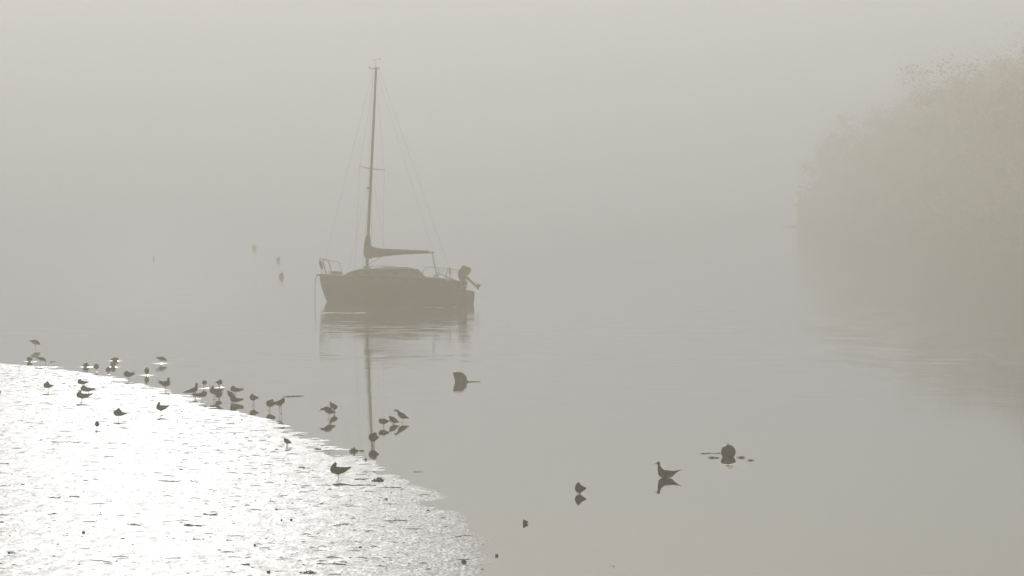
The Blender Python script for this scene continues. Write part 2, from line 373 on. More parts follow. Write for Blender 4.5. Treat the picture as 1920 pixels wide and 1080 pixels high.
st.build('rubbing_strake', M['strake'], boat)
def cabin():
    secs = [(1.05, .42, 1.22, .02), (.78, .5, 1.2, .16), (.45, .58, 1.17, .30), (0, .68, 1.13, .42), (-.8, .76, 1.1, .47), (-1.8, .78, 1.08, .50), (-2.45, .74, 1.07, .50), (-2.62, .70, 1.06, .46), (-2.95, .66, 1.05, .12)]
    rings = []
    for u, hb, z, h in secs:
        r_ = []
        for (k, q) in ((1.06, -.1), (1.04, .25), (1.0, .7), (.93, .92), (.75, 1.0), (.35, 1.05), (-.35, 1.05), (-.75, 1.0), (-.93, .92), (-1.0, .7), (-1.04, .25), (-1.06, -.1)):
            r_.append(Vector((u, hb * k, z + h * q)))
        rings.append(r_)
    return MB().rings(rings)
cab = cabin().build('cabin', M['deck'], boat)
for sd in (1, -1):
    for (u, l) in ((.15, .3), (-.55, .34), (-1.35, .42), (-2.1, .3)):
        w = MB(); z = 1.1 + .24; hb = .745 if u < -.5 else (.70 if u < 0 else .665)
        w.box((u, sd * (hb + .03), z), (l, .012, .13)); w.build('window', M['glass'], boat, False, .005)
MB().box((-1.75, 0, 1.625), (1.25, .62, .055)).build('sliding_hatch', M['deck'], boat, True, .02)
MB().box((-2.72, 0, 1.42), (.03, .5, .34)).build('companionway_board', M['strake'], boat, False, .005)
fh = MB(); fh.box((1.75, -.05, 1.36), (.42, .42, .15), top=.85); fh.build('fore_hatch', M['deck'], boat, True, .02)
co = MB()
for sd in (1, -1): co.tube([(-2.9, sd * .66, 1.12), (-3.6, sd * .72, 1.17), (-4.5, sd * .7, 1.09), (-4.9, sd * .62, 1.0)], [.06, .055, .05, .03], 8)
co.build('cockpit_coaming', M['deck'], boat)
for sd in (1, -1):
    wv = MB(); wv.tube([(-3.3, sd * .74, 1.17), (-3.3, sd * .74, 1.23), (-3.3, sd * .74, 1.31), (-3.3, sd * .74, 1.34)], [.06, .045, .045, .06], 10); wv.build('winch', M['steel'], boat)
    hr = MB(); hr.tube([(-.2, sd * .52, 1.60), (-.15, sd * .52, 1.65), (-1.0, sd * .56, 1.68), (-1.9, sd * .56, 1.68), (-1.95, sd * .56, 1.62)], .012, 6); hr.build('handrail', M['strake'], boat)
MH = 10.95
mst = MB(); mst.tube([(0, 0, 1.6), (0, 0, 4), (-.03, 0, 7), (-.05, 0, 9.6), (-.06, 0, MH)], [.076, .074, .068, .06, .054], 12, flat=.75); mst.box((-.0, 0, 1.62), (.26, .2, .08))
mast = mst.build('mast', M['alu'], boat)
MB().box((-.08, 0, MH + .02), (.34, .05, .06)).build('masthead_fitting', M['alu'], mast, False, .01)
wd = MB(); wd.tube([(-.02, 0, MH), (-.02, 0, MH + .45)], .007, 6); wd.tube([(.12, .05, MH + .42), (-.02, 0, MH + .43), (-.2, -.08, MH + .45)], .007, 6); wd.box((-.2, -.08, MH + .46), (.06, .008, .05))
wd.build('wind_vane', M['wire'], mast)
ml = MB(); ml.tube([(.1, 0, MH - .02), (.26, .05, MH + .02)], .014, 6); ml.ball((.27, .05, MH + .06), .035); ml.build('masthead_light', M['glass'], mast)
SPZ = 6.25
for sd in (1, -1): MB().tube([(-.03, 0, SPZ), (-.06, sd * 1.03, SPZ + .03)], [.024, .015], 8).ball((-.06, sd * 1.03, SPZ + .03), .03).build('spreader', M['alu'], mast)
MB().box((.11, 0, 5.35), (.09, .07, .1)).build('steaming_light', M['glass'], mast, False, .01)
WR = .0045
def stay(pts, r=WR): MB().tube(pts, r, 5).build('stay', M['wire'], boat)
stay([(.08, 0, MH), (2.6, 0, 1.27)]); stay([(-.22, 0, MH), (-4.85, 0, 1.05)])
for sd in (1, -1):
    stay([(-.04, sd * .04, MH - .05), (-.06, sd * 1.03, SPZ), (-.12, sd * 1.16, 1.15)])
    stay([(-.03, sd * .04, SPZ - .08), (-.5, sd * 1.16, 1.14)]); stay([(-.03, sd * .04, SPZ - .08), (.42, sd * 1.02, 1.15)])
stay([(-.08, .02, MH - .1), (-3.6, .02, 2.5)], .004); stay([(.09, .05, MH - .3), (.11, .07, 2.2)], .005)
MB().tube([(-.08, 0, 2.36), (-3.66, 0, 2.36)], .045, 8).ball((-3.66, 0, 2.36), .05).build('boom', M['alu'], boat)
# furled sail under its cover: tall boot on the mast, tapering along the boom
cv = MB(); rings = []
N = 34
for i in range(N):
    t = i / (N - 1); u = .10 - t * 3.5
    top = 2.36 + .09 + .52 * math.exp(-t * 17) + .10 * (1 - t) ; bot = 2.36 - .05 - .27 * (1 - t) ** 1.7 - .018 * abs(math.sin(t * 21)) * (1 - t)
    if t < .03: top -= .05
    wv_ = .055 + .11 * (1 - t) ** 1.3
    lump = .05 * mnoise.noise(Vector((t * 16, 0, 3))) * (1 - t * .6); top += lump; bot -= .05 * abs(mnoise.noise(Vector((t * 13, 5, 0)))) * (1 - t * .5)
    c = (top + bot) / 2; h = (top - bot) / 2
    rings.append([Vector((u, wv_ * math.cos(a), c + h * math.sin(a) * (1 - .12 * abs(math.cos(a))))) for a in [2 * math.pi * k / 14 for k in range(14)]])
cv.rings(rings)
cov = cv.build('sail_cover', M['canvas'], boat)
bt = MB(); bt.tube([(.02, 0, 2.15), (.03, 0, 2.35), (.03, 0, 2.6), (.03, 0, 2.78), (.01, 0, 2.98), (0, 0, 3.12)], [.13, .17, .165, .15, .12, .085], 12); bt.build('mast_boot', M['canvas'], cov)
for u in (-.75, -1.45, -2.15, -2.85):
    MB().tube([(u, 0, 2.36 + .19 - .03 * -u), (u, .11, 2.36), (u, 0, 2.12 + .05 * -u), (u, -.11, 2.36), (u, 0, 2.36 + .19 - .03 * -u)], .012, 5).build('sail_tie', M['rope'], cov)
MB().tube([(-.05, 0, 1.75), (-.95, 0, 2.22)], .014, 6).build('kicking_strap', M['rope'], boat)
ms = MB(); ms.tube([(-3.62, 0, 2.34), (-3.95, 0, 1.15)], .016, 6); ms.tube([(-3.60, .03, 2.34), (-3.93, .06, 1.15)], .010, 6); ms.ball((-3.93, .02, 1.3), .05); ms.build('mainsheet', M['rope'], boat)
# pulpit and pushpit
pr = .013
pu = MB(); pu.tube([(1.85, .42, 1.86), (2.2, .32, 1.93), (2.6, .14, 2.02), (2.78, 0, 2.03), (2.6, -.14, 2.02), (2.2, -.32, 1.93), (1.85, -.42, 1.86)], pr, 8)
for sd in (1, -1):
    pu.tube([(1.85, sd * .42, 1.86), (1.62, sd * .47, 1.2)], pr, 8); pu.tube([(2.62, sd * .13, 2.02), (2.38, sd * .16, 1.25)], pr, 8); pu.tube([(2.4, sd * .24, 1.98), (2.12, sd * .27, 1.24)], pr * 1.2, 8)
plp = pu.build('pulpit', M['steel'], boat)
nl = MB(); nl.tube([(2.68, .02, 1.95), (2.62, .02, 1.8), (2.56, .02, 1.62), (2.52, .02, 1.5)], [.03, .075, .07, .02], 10); nl.build('bow_fender', M['rope'], plp)
br = MB(); br.box((2.66, 0, 1.25), (.26, .1, .07)); br.tube([(2.79, -.06, 1.24), (2.79, .06, 1.24)], .04, 10); br.build('bow_roller', M['steel'], boat, True)
ac = MB(); ac.tube([(2.3, -.05, 1.27), (1.95, 0, 1.33)], .025, 6); ac.tube([(2.05, .1, 1.25), (2.12, .15, 1.4), (2.0, .12, 1.43), (1.95, .05, 1.3)], .018, 6); ac.build('anchor', M['steel'], boat)
for sd in (1, -1):
    ps = MB()
    ps.tube([(-3.6, sd * .96, 1.09), (-3.75, sd * .97, 1.3), (-3.85, sd * .96, 1.62), (-4.0, sd * .95, 1.63), (-4.6, sd * .92, 1.6)], pr, 8)
    ps.tube([(-4.6, sd * .92, 1.6), (-4.6, sd * .92, 1.02)], pr, 8)
    ps.tube([(-4.6, sd * .92, 1.6), (-5.0, sd * .78, 1.6), (-5.06, sd * .45, 1.6)], pr, 8); ps.tube([(-5.0, sd * .78, 1.6), (-4.9, sd * .78, 1.0)], pr, 8)
    ps.tube([(-3.9, sd * .96, 1.52), (-4.6, sd * .92, 1.50), (-5.0, sd * .78, 1.5)], .008, 6); ps.build('pushpit', M['steel'], boat)
pn = MB(); pn.tube([(-4.55, .4 - .5, 1.62), (-4.55, -.1, 1.5), (-4.56, -.1, 1.38), (-4.56, -.1, 1.27)], [.05, .055, .04, .012], 8, flat=.5); pn.build('pennant', M['red'], boat)
MB().tube([(-4.55, -.1, 1.7), (-4.56, -.1, 1.02)], .008, 6).build('flagstaff', M['steel'], boat)
rd = MB(); rd.rings([[Vector((u, y, w)) for (u, y) in ((-5.03, -.03), (-5.03, .03), (ub, .018), (ub, -.018))] for (w, ub) in ((-.5, -5.7), (-.1, -5.95), (.2, -6.0), (.58, -5.99), (.64, -5.7))])
rud = rd.build('rudder', M['hull'], boat, True, .006)
rh = MB(); rh.box((-5.12, 0, .78), (.16, .09, .5)); rh.build('rudder_head', M['strake'], rud, False, .01)
MB().tube([(-5.12, 0, 1.02), (-4.7, .02, 1.16), (-3.95, .05, 1.42)], [.03, .026, .018], 8).build('tiller', M['strake'], rud)
# outboard, tilted up on its bracket
om = MB(); ov = -.28
def blob(mb, nodes, steps=8, ys=1.0, yo=0.0, seg=10):
    for a, b in zip(nodes[:-1], nodes[1:]):
        for k in range(steps + 1):
            t = k / steps; mb.ball((a[0] + (b[0] - a[0]) * t, yo, a[1] + (b[1] - a[1]) * t), a[2] + (b[2] - a[2]) * t, (1, ys, 1), seg)
blob(om, [(-5.18, 1.66, .14), (-5.44, 1.58, .15)]); blob(om, [(-5.08, 1.46, .19), (-5.30, 1.50, .20)]); blob(om, [(-5.02, 1.36, .15), (-5.14, 1.15, .15), (-5.24, 1.0, .14)])
v_, f_ = remesh(om, .03, 2); om2 = MB(); om2.add([Vector((p[0], p[1] * .9 + ov, p[2])) for p in v_], f_)
out = om2.build('outboard_motor', M['black'], boat)
MB().tube([(-5.3, ov, 1.28), (-5.62, ov, 1.05), (-5.92, ov, .84)], [.07, .055, .06], 8, flat=.5).build('drive_leg', M['black'], out)
gc = MB(); gc.ball((-5.97, ov, .84), .09, (1.3, .6, .8)); gc.box((-6.0, ov, .80), (.1, .02, .2)); gc.box((-5.88, ov, .9), (.22, .14, .02)); gc.build('gearcase', M['black'], out)
pp = MB()
for k in range(3):
    a = k * 2.094 + .4; c, s_ = math.cos(a), math.sin(a); d = Vector((.62, 0, .78)); e = Vector((0, 1, 0))
    w_ = d * c + e * s_; q = Vector((-.78, 0, .62)); o_ = Vector((-6.07, ov, .88))
    pp.tube([o_, o_ + w_ * .07 + q * .02, o_ + w_ * .13], [.02, .045, .015], 6, flat=.3)
pp.build('propeller', M['steel'], out)
MB().box((-5.1, ov, .9), (.16, .26, .4), top=1.1).build('motor_bracket', M['alu'], out, False, .01)

# mooring rope: from the bow roller down into the water (world space)
bm_ = Matrix.Translation(borg) @ Matrix.Rotation(R(180 - TH), 4, 'Z') @ Matrix.Rotation(R(HEEL), 4, 'X')
b0 = bm_ @ Vector((2.8, 0, 1.25))
MB().tube([b0 + Vector((.06, 0, .0)), b0 + Vector((0, 0, -.01)), b0 + Vector((-.06, 0, -.08)), b0 + Vector((-.10, 0, -.3)), b0 + Vector((-.11, 0, -.8)), Vector((b0.x - .10, b0.y, -.3))], .016, 6).build('mooring_rope', M['rope'])
tag(bpy.data.objects['mooring_rope'], 'thin mooring rope hanging from the bow of the sailing boat', 'rope')

# ------------------------------------------------------------------ buoys
def buoy_cyl():                                 # blunt pick-up buoy lying on its side, nearer one end
    p = at(862, 716); k = 1 / pxm(p.y); o = empty('mooring_buoy', p)
    tag(o, 'squat flat-topped buoy floating between the sailing boat and the birds', 'buoy', 'mooring buoys')
    prof = [(-13.2, 18, 1.0), (-12.8, 19, 4.5), (-12, 19, 8), (-11, 18.6, 9.5)]
    mb = MB()
    # vertical loft of slightly skewed rounds: waist at the left, shoulder at the right
    lv = [(-6, -9.4, 12.6), (-1, -9.2, 13.2), (4, -9.6, 13.2), (9, -11.0, 13.0), (14, -12.6, 9.5), (16.6, -12.9, 6.5), (18.3, -11.9, 3.0), (18.9, -9.4, -0.5)]
    rings = []
    for (z, xl, xr) in lv:
        c = (xl + xr) / 2; h = (xr - xl) / 2
        rings.append([Vector(((c + h * math.cos(a)) * k, h * .95 * math.sin(a) * k, z * k)) for a in [2 * math.pi * i / 24 for i in range(24)]])
    mb.rings(rings).build('float', M['buoy2'], o)
    MB().tube([(12 * k, 0, 0), (14.5 * k, 0, 1.5 * k), (16 * k, 0, -1 * k)], .03, 8).build('mooring_eye', M['weed'], o)
buoy_cyl()
def buoy_ball():
    p = at(1365.5, 857); k = 1 / pxm(p.y); o = empty('mooring_buoy', p)
    tag(o, 'round dark buoy fringed with floating weed on the open water at the right', 'buoy', 'mooring buoys')
    MB().ball((0, 0, 9.5 * k), 14 * k, (1, 1, .98), 28).build('float', M['buoy'], o)
    e = MB(); e.tube([(-3 * k, 0, 22.6 * k), (-3 * k, 0, 24.4 * k), (1 * k, 0, 24.6 * k), (1.2 * k, 0, 22.8 * k)], .008, 6); e.build('lifting_eye', M['steel'], o)
buoy_ball()
def far_buoy(px, py, rpx, hs, label, lean=0.0):
    p = at(px, py); r = rpx / pxm(p.y); o = empty('mooring_buoy', p, (0, lean, 0)); tag(o, label, 'buoy', 'mooring buoys')
    MB().ball((0, 0, r * hs * .55), r, (1, 1, hs), 16).build('float', M['buoy2'], o)
    MB().tube([(0, 0, r * hs * 1.5), (0, 0, r * hs * 1.5 + .12)], [.05, .04], 8).build('lifting_eye', M['steel'], o)
far_buoy(477, 467.5, 4.2, 1.15, 'pale buoy far out in the fog, highest of the faint three left of the boat')
far_buoy(521.5, 489, 3.8, 1.0, 'small faint buoy far left of the boat, midway between two others', .2)
far_buoy(527, 519.5, 4.9, 1.0, 'faint buoy level with the boat deck, nearest of the three left of the boat', .25)
far_buoy(288, 486, 2.0, 1.1, 'tiny speck of a buoy alone in the fog at the far left')

# ------------------------------------------------------------------ birds
# every pose faces left; chains of (x, z, r [, y offset]) and a lateral squash; fused into one skin
POSES = {
 'rest': dict(c=[([(.20, .25, .19), (.40, .2, .185), (.6, .19, .14), (.8, .2, .075), (.97, .21, .025)], .85), ([(.24, .34, .13), (.22, .40, .125)], .85), ([(.14, .40, .035), (.05, .36, .015)], .8)],
              w=[(.35, .25, .12), (.7, .24, .07), (1.0, .28, .018)], h=(.22, .40)),
 'rest_back': dict(c=[([(.20, .24, .20), (.38, .22, .2), (.6, .19, .14), (.8, .2, .08), (.98, .22, .03)], .85), ([(.34, .36, .15), (.38, .43, .135)], .85), ([(.48, .44, .035), (.58, .38, .015)], .8)],
              w=[(.4, .25, .11), (.7, .22, .07), (.98, .18, .018)], h=(.38, .43)),
 'alert': dict(c=[([(.2, .25, .18), (.38, .2, .19), (.58, .22, .14), (.78, .27, .06), (.97, .33, .015)], .85), ([(.17, .32, .13), (.22, .44, .09), (.26, .53, .07)], .85), ([(.2, .52, .025), (.12, .50, .010)], .7)],
              w=[(.4, .27, .11), (.7, .30, .06), (1.0, .38, .015)], h=(.26, .53)),
 'necky': dict(c=[([(.3, .18, .14), (.42, .15, .145), (.6, .15, .11), (.75, .22, .05), (.88, .27, .022), (1, .30, .010)], .8), ([(.18, .53, .062), (.205, .44, .05), (.225, .32, .085), (.3, .2, .13)], .8), ([(.12, .52, .02), (0, .5, .009)], .7)],
              w=[(.4, .2, .1), (.7, .22, .05), (.95, .30, .012)], h=(.18, .53)),
 'tips': dict(c=[([(.2, .27, .2), (.4, .23, .2), (.6, .21, .13), (.8, .28, .06), (.92, .3, .03)], .85), ([(.2, .34, .15), (.26, .4, .12)], .85), ([(.08, .36, .03), (.01, .33, .012)], .8)],
              w=[(.45, .28, .09), (.75, .36, .045), (1.0, .50, .012)], w2=[(.5, .24, .08), (.8, .26, .05), (1.0, .27, .012)], h=(.26, .4)),
 'alert_tips': dict(c=[([(.2, .24, .19), (.4, .2, .19), (.6, .23, .13), (.8, .29, .06), (.93, .28, .02)], .85), ([(.15, .32, .13), (.15, .46, .085), (.17, .57, .08)], .85), ([(.1, .56, .03), (.0, .54, .012)], .7)],
              w=[(.45, .27, .09), (.75, .38, .04), (1.0, .52, .010)], w2=[(.5, .24, .08), (.8, .28, .05), (.98, .29, .012)], h=(.17, .57)),
 'upright': dict(c=[([(.14, .45, .075), (.13, .34, .09), (.18, .24, .13), (.32, .17, .14), (.5, .13, .10), (.75, .08, .045), (1, .05, .012)], .85), ([(.13, .53, .072), (.14, .45, .07)], .85), ([(.06, .53, .02), (.0, .51, .01)], .7)],
              w=[(.25, .25, .1), (.55, .17, .06), (.9, .09, .015)], h=(.13, .53)),
 'lean': dict(c=[([(.11, .56, .075), (.22, .54, .068), (.31, .45, .08), (.38, .32, .145), (.5, .25, .18), (.64, .2, .15), (.82, .12, .065), (1, .08, .02)], .85), ([(.04, .55, .03), (-.06, .49, .012)], .7)],
              w=[(.35, .36, .1), (.7, .2, .07), (.98, .11, .015)], h=(.12, .52)),
 'egg': dict(c=[([(.3, .36, .23), (.45, .3, .25), (.62, .24, .19), (.8, .17, .10), (1, .12, .025)], .9), ([(.13, .55, .10), (.24, .47, .13)], .85), ([(.06, .55, .03), (-.02, .50, .012)], .8)],
              w=[(.4, .36, .14), (.7, .24, .1), (.98, .15, .02)], h=(.12, .56)),
 'ball': dict(c=[([(.35, .34, .32), (.5, .32, .3), (.75, .33, .17), (.97, .34, .03)], .95), ([(.55, .56, .15), (.66, .62, .12)], .9), ([(.75, .62, .03), (.86, .52, .012)], .8)],
              w=[(.45, .4, .2), (.75, .36, .12), (1.0, .31, .02)], h=(.64, .62)),
 'ball_front': dict(c=[([(.3, .33, .30), (.45, .3, .28), (.75, .3, .13), (.98, .28, .03)], .95), ([(.25, .48, .17), (.33, .58, .14)], .9), ([(.22, .6, .035), (.1, .55, .012)], .8)],
              w=[(.4, .38, .18), (.75, .33, .1), (1.0, .36, .02)], h=(.3, .58)),
 'curl': dict(c=[([(.22, .52, .16), (.3, .42, .2), (.5, .28, .23), (.75, .27, .16), (.97, .3, .07)], .9), ([(.16, .5, .04), (.05, .36, .02)], .8)],
              w=[(.45, .35, .14), (.75, .32, .1), (1.0, .34, .03)], h=(.22, .54)),
 'feed': dict(c=[([(.12, .2, .09), (.26, .26, .15), (.46, .32, .19), (.66, .36, .13), (.84, .4, .06), (1, .42, .025)], .85), ([(.08, .16, .035), (.03, .04, .016)], .8)],
              w=[(.35, .38, .1), (.7, .41, .06), (.97, .43, .02)], h=(.12, .22)),
 'longbill': dict(c=[([(.19, .27, .06), (.32, .3, .065), (.45, .28, .14), (.6, .22, .175), (.8, .14, .08), (1, .12, .02)], .85), ([(.15, .27, .03), (.0, .17, .010)], .8)],
              w=[(.5, .3, .1), (.75, .2, .06), (.97, .13, .02)], h=(.19, .28)),
 'preen': dict(c=[([(.2, .9, .09), (.28, .72, .16), (.5, .5, .3), (.72, .42, .24), (.6, .15, .1)], .8), ([(.22, .95, .05), (.16, 1.05, .02)], .7)],
              w=[(.5, .6, .18), (.8, .45, .12), (.95, .35, .03)], h=(.2, .9)),
 'low': dict(c=[([(.14, .16, .09), (.3, .2, .16), (.5, .21, .18), (.7, .2, .12), (.98, .2, .03)], .9), ([(.1, .24, .1), (.12, .3, .09)], .85), ([(.03, .24, .03), (-.04, .2, .012)], .8)],
              w=[(.4, .26, .11), (.7, .24, .07), (1.0, .24, .018)], h=(.12, .3)),
}
_cache = {}
def bird_skin(pose):
    if pose in _cache: return _cache[pose]
    P = POSES[pose]; mb = MB()
    def chain(nodes, sq, yo=(0, 0)):
        for i, (a, b) in enumerate(zip(nodes[:-1], nodes[1:])):
            L = math.hypot(a[0] - b[0], a[1] - b[1]); n = max(2, int(L / (.35 * min(a[2], b[2]) + .008)))
            for k in range(n + 1):
                t = k / n; q = (i + t) / (len(nodes) - 1); x, z, r = (a[j] + (b[j] - a[j]) * t for j in range(3))
                mb.ball((x, yo[0] + (yo[1] - yo[0]) * q, z), max(r, .011), (1, sq, 1), 10)
    for nodes, sq in P['c']: chain(nodes, sq)
    for key in ('w', 'w2'):
        if key in P:
            r0 = P['c'][0][0][1][2] * .62
            for sd in (1, -1): chain(P[key], .45, (sd * r0, sd * .035))
    v, f = remesh(mb, .0125, 3)
    v = v.copy(); lo, hi = v.min(0), v.max(0)
    # colour patches: bill near its chain, folded wings outboard, darker wing tips
    bc = P['c'][-1][0]; cen = np.array([v[list(q)].mean(0) for q in f])
    a, b = np.array([bc[0][0], bc[0][1]]), np.array([bc[-1][0], bc[-1][1]])
    t = np.clip(((cen[:, [0, 2]] - a) @ (b - a)) / max(1e-6, ((b - a) ** 2).sum()), 0, 1)
    dd = np.linalg.norm(cen[:, [0, 2]] - (a + t[:, None] * (b - a)), axis=1)
    mi = np.zeros(len(f), int); zmid = P['w'][0][1]
    mi[(cen[:, 2] < zmid - .05)] = 1
    mi[(cen[:, 0] > .72) & (mi == 0)] = 2
    mi[(dd < .045) & (np.abs(cen[:, 1]) < .045) & (t > .15)] = 3
    _cache[pose] = (v, f, mi, lo, hi, P['h'])
    return _cache[pose]
def bird(name, label, pose, x0, x1, yt, yb, fx, fy, face='L', legs=2, cat='gull', group=None, bill_down=None, seed=0):
    """x0..x1, yt..yb: body outline in the photo; fx, fy: where the feet meet mud or water"""
    p = ground(fx, fy); k = 1 / pxm(p.y); rs = random.Random(seed * 31 + 5)
    v, f, mi, lo, hi, hd = bird_skin(pose)
    W = (x1 - x0) * k; H = (yb - yt) * k; zb = (fy - yb) * k
    end_on = face == 'E'
    if end_on:
        sy = W / (hi[1] - lo[1]); sz = H / (hi[2] - lo[2]); sx = max(sz, sy * .8); L = sx * (hi[0] - lo[0])
        fo = .45
    else:
        sx = W / (hi[0] - lo[0]); sz = H / (hi[2] - lo[2]); sy = (sx + sz) / 2 * .95
        fo = (fx - x0) / (x1 - x0); fo = 1 - fo if face == 'R' else fo
    xo = lo[0] + fo * (hi[0] - lo[0])
    V = np.stack([(v[:, 0] - xo) * sx, v[:, 1] * sy, (v[:, 2] - lo[2]) * sz + zb], 1)
    mb = MB(); mb.add([tuple(q) for q in V], f); mb.mi = [int(q) for q in mi]
    # eyes
    er = .012 * sx
    for sd in (1, -1):
        ex, ez = (hd[0] - .03 - xo) * sx, (hd[1] + .01 - lo[2]) * sz + zb
        m_ = (np.abs(V[:, 0] - ex) < .03 * sx) & (np.abs(V[:, 2] - ez) < .03 * sz)
        ey = (np.abs(V[m_, 1]).max() if m_.any() else .05 * sy) - er * .3
        mb.ball((ex, sd * ey, ez), er, (1, 1, 1), 8, 4)
    # legs and webbed feet
    lr = max(.004, .011 * W if not end_on else .004); lr = min(lr, .007)
    spread = .055 * sx
    xs_ = [0] if legs == 1 else [-spread * .9, spread * .9]
    if end_on: xs_ = [0] if legs == 1 else [0, 0]
    for i, lx in enumerate(xs_):
        ly = (0 if legs == 1 else (-1, 1)[i] * .10 * sy)
        th_ = zb + .10 * sz
        top = Vector((lx + .02 * sx, ly, th_)); knee = Vector((lx + .035 * sx, ly, zb * .52)); foot = Vector((lx, ly, .004)); sink = Vector((lx, ly, -.05))
        mb.tube([top, Vector((lx + .025 * sx, ly, zb + .005)), knee, foot, sink], [lr * 2.6, lr * 1.7, lr * 1.15, lr, lr], 7, 3)
        for a in (-.45, 0, .45):
            mb.tube([foot, foot + Vector((-math.cos(a) * .032, math.sin(a) * .032, .0))], [lr, lr * .5], 5, 3)
    if bill_down is not None:
        bx = (bill_down - fx) * k * (-1 if face == 'R' else 1)
        hz = zb + (hd[1] - lo[2]) * sz * .75
        mb.tube([((.06 - xo) * sx, 0, hz), ((bx + (.06 - xo) * sx) / 2, 0, hz * .55), (bx, 0, -.01)], [.011, .006, .004], 6, 3)
    o = mb.build(name, [M['grey'], M['pale'], M['darkf'], M['bill'], M['eye']])
    o.location = p; base = {'L': 0, 'R': 180, 'E': -90}[face]
    o.rotation_euler = (0, 0, R(base + rs.uniform(-7, 7)))
    return tag(o, label, cat, group)
GG, WG = 'gulls resting along the muddy edge', 'wading birds along the tideline'
g_ = lambda *a, **k: bird('gull', *a, cat='gull', group=GG, **k)
w_ = lambda *a, **k: bird('wading_bird', *a, cat='wading bird', group=WG, **k)
w_('lone feeding bird furthest up the water at the left, tail to the left', 'feed', 54.5, 75.5, 636.8, 648.2, 66.5, 653.5, 'R', 1, seed=1)
w_('small round bird sitting in the water beside the probing bird', 'low', 49.6, 61.3, 669, 678.3, 56, 678.5, seed=2)
w_('wading bird probing the mud with its bill straight down at the far left', 'feed', 66.5, 86.5, 669.3, 678, 76, 688, 'R', 1, bill_down=86, seed=3)
w_('belly-deep round bird left of the small end-on bird near the mud edge', 'ball', 155.6, 167.3, 680, 689, 161.5, 688.6, seed=4)
w_('small bird seen end-on just right of the belly-deep round bird', 'ball', 176, 185, 681.6, 692, 180.5, 696.5, 'E', 1, seed=5)
w_('small end-on bird standing nearest the mud in the little far group', 'ball', 197, 206, 687, 698.5, 203, 703, 'E', 1, seed=6)
w_('bird at the back of the little far group, lying low with raised tail', 'low', 207, 222.7, 670, 677.6, 214, 677, 'R', seed=7)
w_('round bird in the water directly in front of the low bird with raised tail', 'ball', 207, 217, 679, 688.8, 212, 688.4, 'E', seed=8)
g_('gull on one leg with crossed raised wing tips, right of the little far group', 'tips', 231.7, 254.5, 695, 707.3, 241, 716.5, legs=1, seed=9)
w_('small round end-on bird standing in a bright ring of ripples', 'ball', 271, 279.6, 688, 701.5, 275, 704, 'E', 1, seed=10)
w_('feeding bird with tail to the left, right of the end-on bird in the ripple', 'feed', 291, 313, 668.6, 678, 302, 681.8, 'R', seed=11)
g_('gull facing right with head up and raised wing tips on the last spit of mud', 'alert_tips', 294, 319.7, 707.5, 725, 310.8, 735, 'R', 1, seed=12)
g_('gull alone on the bright mud nearest the far left, wing tips raised', 'rest_back', 81.7, 101, 714.5, 727.7, 91, 736.5, legs=1, seed=13)
g_('rearmost of the three close gulls on the bright mud', 'rest', 145.5, 167, 710, 721, 155, 730, seed=14)
g_('middle one of the three close gulls on the bright mud', 'rest', 151, 180, 722, 734.5, 165, 743, legs=1, seed=15)
g_('front one of the three close gulls on the bright mud, head lifted', 'alert', 143.5, 175, 731.6, 747.7, 152.6, 756, legs=1, seed=16)
g_('hunched pale gull with its head laid back, alone on the brightest mud', 'rest_back', 213, 238.7, 765, 780.3, 222, 790, legs=1, seed=17)
w_('tiny end-on bird with a long leg, alone on the brightest mud', 'ball', 179, 187, 789, 800, 182, 807, 'E', 1, seed=18)
g_('gull with head up standing alone on the mud below the spit', 'alert', 293, 318.3, 753, 770.5, 301, 781.5, legs=1, seed=19)
g_('tall upright bird with a long tail sloping down to the left', 'upright', 341.7, 372.5, 717.5, 736.5, 366, 749, 'R', seed=20)
g_('gull crouched before the tall upright bird, round head held low', 'rest', 359, 387.5, 733, 744.5, 366, 751.5, 'R', seed=21)
w_('tiny round bird in a bright ripple behind the crowd of gulls', 'ball', 379, 388, 712.5, 721, 383.5, 727.5, 'E', seed=22)
w_('small bird with bill to the right, furthest back in the crowd', 'ball_front', 403.7, 416.9, 711, 721, 411, 727, 'R', seed=23)
g_('large gull in the middle of the crowd, head raised and tail to the right', 'alert', 393, 420.5, 723, 739.7, 402, 749, seed=24)
w_('small bird huddled under the tail of the large middle gull', 'low', 404, 416.3, 736.8, 746, 411, 748.5, seed=25)
g_('gull with tucked head and forked tail at the back right of the crowd', 'rest', 432, 458, 723, 735, 440, 746, seed=26)
g_('front gull at the right of the crowd, its tail pointing right', 'rest', 431.5, 457.5, 741.5, 754.3, 437, 757, seed=27)
w_('slim bird leaning up to the left behind the front right gull', 'egg', 424.8, 442, 732, 745.5, 434, 757, seed=28)
w_('single two-legged round bird between the crowd and the close pair', 'ball_front', 468, 485.3, 738, 751, 475, 760, seed=29)
w_('left one of the close pair standing in the shallows', 'ball', 499, 517.5, 748.3, 763, 505, 770, seed=30)
w_('right one of the close pair, head up and facing right', 'curl', 513, 535, 746, 761.5, 526.5, 775.5, 'R', seed=31)
w_('bird preening with pointed wing raised, behind the long-billed bird', 'preen', 618, 633.3, 752, 769.3, 626, 774, seed=32)
w_('one-legged bird with a long bill stretched to the left', 'longbill', 597, 630.5, 762, 776, 616, 786, legs=1, seed=33)
w_('small bird walking alone on the bright mud, tail to the right', 'egg', 530.7, 547.7, 821, 832, 538, 840.5, seed=34)
w_('left one of the trio in the water, its head tucked away', 'low', 709, 730, 784, 795.2, 719, 800.5, legs=1, seed=35)
w_('small middle one of the trio in the water, leaning forward', 'egg', 728, 749, 779.6, 793.2, 738, 795, seed=36)
g_('tallest of the trio in the water, leaning up to the left', 'lean', 737, 767.6, 767, 785, 754.6, 791.5, legs=1, seed=37)
